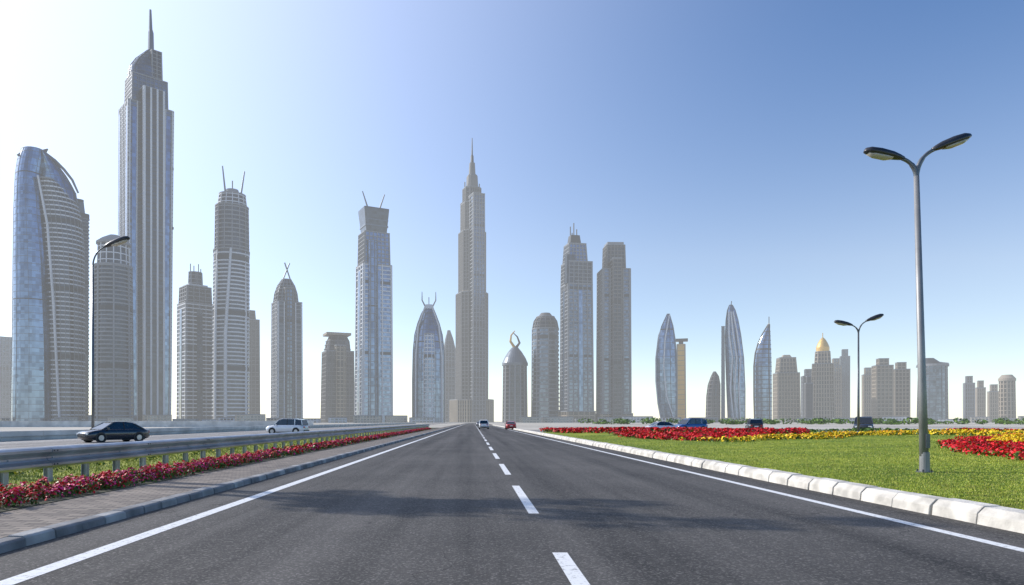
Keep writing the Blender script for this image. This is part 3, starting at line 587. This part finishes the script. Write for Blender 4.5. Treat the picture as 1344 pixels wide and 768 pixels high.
def car(name,x,y,hd,kind,colr,z=.004,sc=1.):
    e=empty(name,(x,y,z),math.radians(hd)); e.scale=(sc,sc,sc); P=PA[colr]
    if kind=='suv': Lg,W,Hh,belt,gr=4.7,1.92,1.78,1.08,.26; cab=[(-2.2,1.10,.80),(-2.02,1.66,.66),(-1.2,1.77,.70),(.3,1.78,.71),(.62,1.70,.70),(1.28,1.10,.82)]; hood=1.04
    else: Lg,W,Hh,belt,gr=4.6,1.82,1.45,.94,.2; cab=[(-1.85,.97,.76),(-1.15,1.34,.62),(-.5,1.44,.62),(.2,1.44,.62),(.45,1.38,.62),(1.25,.95,.76)]; hood=.88
    h=Lg/2; w=W/2
    st=[(-h,.62,.42,belt*.8,),(-h+.08,.86,gr+.08,belt*.93),(-h+.45,.97,gr,belt),(-.9,1.,gr,belt+.01),(.9,1.,gr,belt),(1.3,.99,gr,belt-.02),(h-.5,.95,gr,hood*.95),(h-.12,.86,gr+.06,hood*.82),(h,.66,.40,hood*.68)]
    rs=[]
    for sx,ws,zl,zt in st:
        a=w*ws; rs.append([(sx,-a*.9,zl),(sx,-a,zl+.12),(sx,-a,zl+(zt-zl)*.6),(sx,-a*.965,zt-.05),(sx,-a*.86,zt),(sx,a*.86,zt),(sx,a*.965,zt-.05),(sx,a,zl+(zt-zl)*.6),(sx,a,zl+.12),(sx,a*.9,zl)])
    mb=MB(); mb.rings(rs,P); o=mb.obj('body',e,True)
    for ps in o.data.polygons:
        if len(ps.vertices)>4: ps.use_smooth=False
    mb=MB(); mb.rings([[(sx,-.80*w/.9,belt-.03),(sx,-wt*w/.9,zt_),(sx,wt*w/.9,zt_),(sx,.80*w/.9,belt-.03)] for sx,zt_,wt in cab],'cglass'); mb.obj('windows',e)
    mb=MB(); c=cab[1:5]; mb.rings([[(sx,-wt*w/.9-.01,zt_-.03),(sx,-wt*w/.9+.05,zt_+.03),(sx,wt*w/.9-.05,zt_+.03),(sx,wt*w/.9+.01,zt_-.03)] for sx,zt_,wt in c],P)
    for sg in(-1,1):
        y2=lambda q_:sg*(q_*w/.9+.012)
        mb.tube([(cab[0][0],y2(.80),belt-.02),(cab[1][0],y2(cab[1][2]),cab[1][1])],.05,P,6); mb.tube([(cab[4][0],y2(cab[4][2]),cab[4][1]),(cab[5][0],y2(.81),belt-.02)],.04,P,6)
        mb.tube([(-.35,y2(.80),belt-.02),(-.35,y2(cab[2][2]),cab[2][1])],.035,'trim',6)
        if kind=='suv': mb.tube([(-1.3,y2(.80),belt-.02),(-1.25,y2(cab[1][2]+.02),cab[2][1])],.06,P,6); mb.tube([(-1.7,y2(.60),Hh+.05),(.2,y2(.60),Hh+.05)],.02,'trim',6)
        mb.box(.85,1.0,sg*w*1.02-(.1 if sg<0 else 0),sg*w*1.02+(0 if sg<0 else .1),belt-.02,belt+.12,P)
    mb.obj('roof_and_pillars',e)
    R=.36 if kind=='suv' else .32
    for wx in(-h+.9,h-.92):
        for sg in(-1,1):
            mb=MB(); a,b_=(w-.25)*sg,(w+.012)*sg; mb.tube([(wx,(w-.1)*sg,R+.02),(wx,(w+.004)*sg,R+.02)],R+.07,'trim',22); mb.tube([(wx,a,R),(wx,b_,R)],R,'tyre',22); mb.tube([(wx,b_,R),(wx,b_+.01*sg,R)],R*.62,'rim',10); mb.obj('wheel',e)
    mb=MB()
    for sg in(-1,1):
        mb.box(-h-.005,-h+.2,sg*w*.66-.12,sg*w*.66+.12,belt*.68,belt*.86,'red_l'); mb.box(h-.2,h-.03,sg*w*.62-.17,sg*w*.62+.17,hood*.62,hood*.78,'head_l')
    mb.box(-h-.03,-h+.1,-.75*w,.75*w,.36,.5,'trim'); mb.box(-h-.015,-h,-.25,.25,belt*.62,belt*.75,'plate'); mb.box(h-.06,h+.012,-.4*w,.4*w,.45,.62,'trim'); mb.box(-1.9,1.9,-w*.9,w*.9,gr-.04,gr+.05,'trim'); mb.obj('lights_and_trim',e)
car('car',-26.2,50,236,'sedan','black'); car('suv',-21.4,79,170,'suv','white')
car('car',2.1,135,90,'suv','white'); car('car',7.0,128,90,'sedan','red',sc=1.05)
car('car',31,98,200,'suv','blue',sc=1.05); car('car',25.6,94,190,'sedan','white')
car('suv',49,86,240,'suv','black',sc=1.15); car('suv',41,100,75,'suv','black',sc=1.05); car('car',2.0,230,90,'sedan','silver')
sheet('side_road',8.5,200,84,118,.009,M['asphalt_pale'])
# ------------------------------------------------------------------ unseen trees added left of the view to cast shade on the road
M['bark']=mk('bark',(.12,.09,.065),.9,0,.3,3.)
def shade_caster_tree(x,y,h,cr):
    e=empty('shade_caster_tree',(x,y,.1)); mb=MB(); mb.tube([(0,0,0),(.1,.05,h*.3),(0,.1,h*.6),(.1,0,h*.85)],[.28,.2,.13,.04],'bark',10); cl=[]
    for i in range(10):
        a=random.uniform(0,6.28); z0=h*random.uniform(.5,.75); r=cr*random.uniform(.4,.95); p=(r*math.cos(a),r*math.sin(a),z0+h*random.uniform(.05,.25)); mb.tube([(0,.05,z0),(p[0]*.5,p[1]*.5,(z0+p[2])/2-.1),p],[.09,.06,.02],'bark',6); cl.append(p)
    mb.obj('trunk_and_limbs',e); C=[];D=[]
    for p in cl+[(0,0,h)]:
        n=120; d=rng.normal(size=(n,3)); d/=np.linalg.norm(d,axis=1)[:,None]; rr=random.uniform(.6,1.1)*rng.uniform(.2,1,(n,1))**.5; C.append(np.array(p)+d*rr*np.array([1,1,.7])); D.append(d+rng.normal(0,.5,(n,3)))
    C=np.concatenate(C); D=np.concatenate(D); V,F=quads(C,D/np.linalg.norm(D,axis=1)[:,None],.12*rng.uniform(.6,1.3,len(C))); np_mesh('leaves',V,F,[M['leaf'],M['leaf2']],rng.choice(2,len(C)),e)
shade_caster_tree(-16.8,18.6,12,1.3); shade_caster_tree(-17.4,19.6,15,1.2)
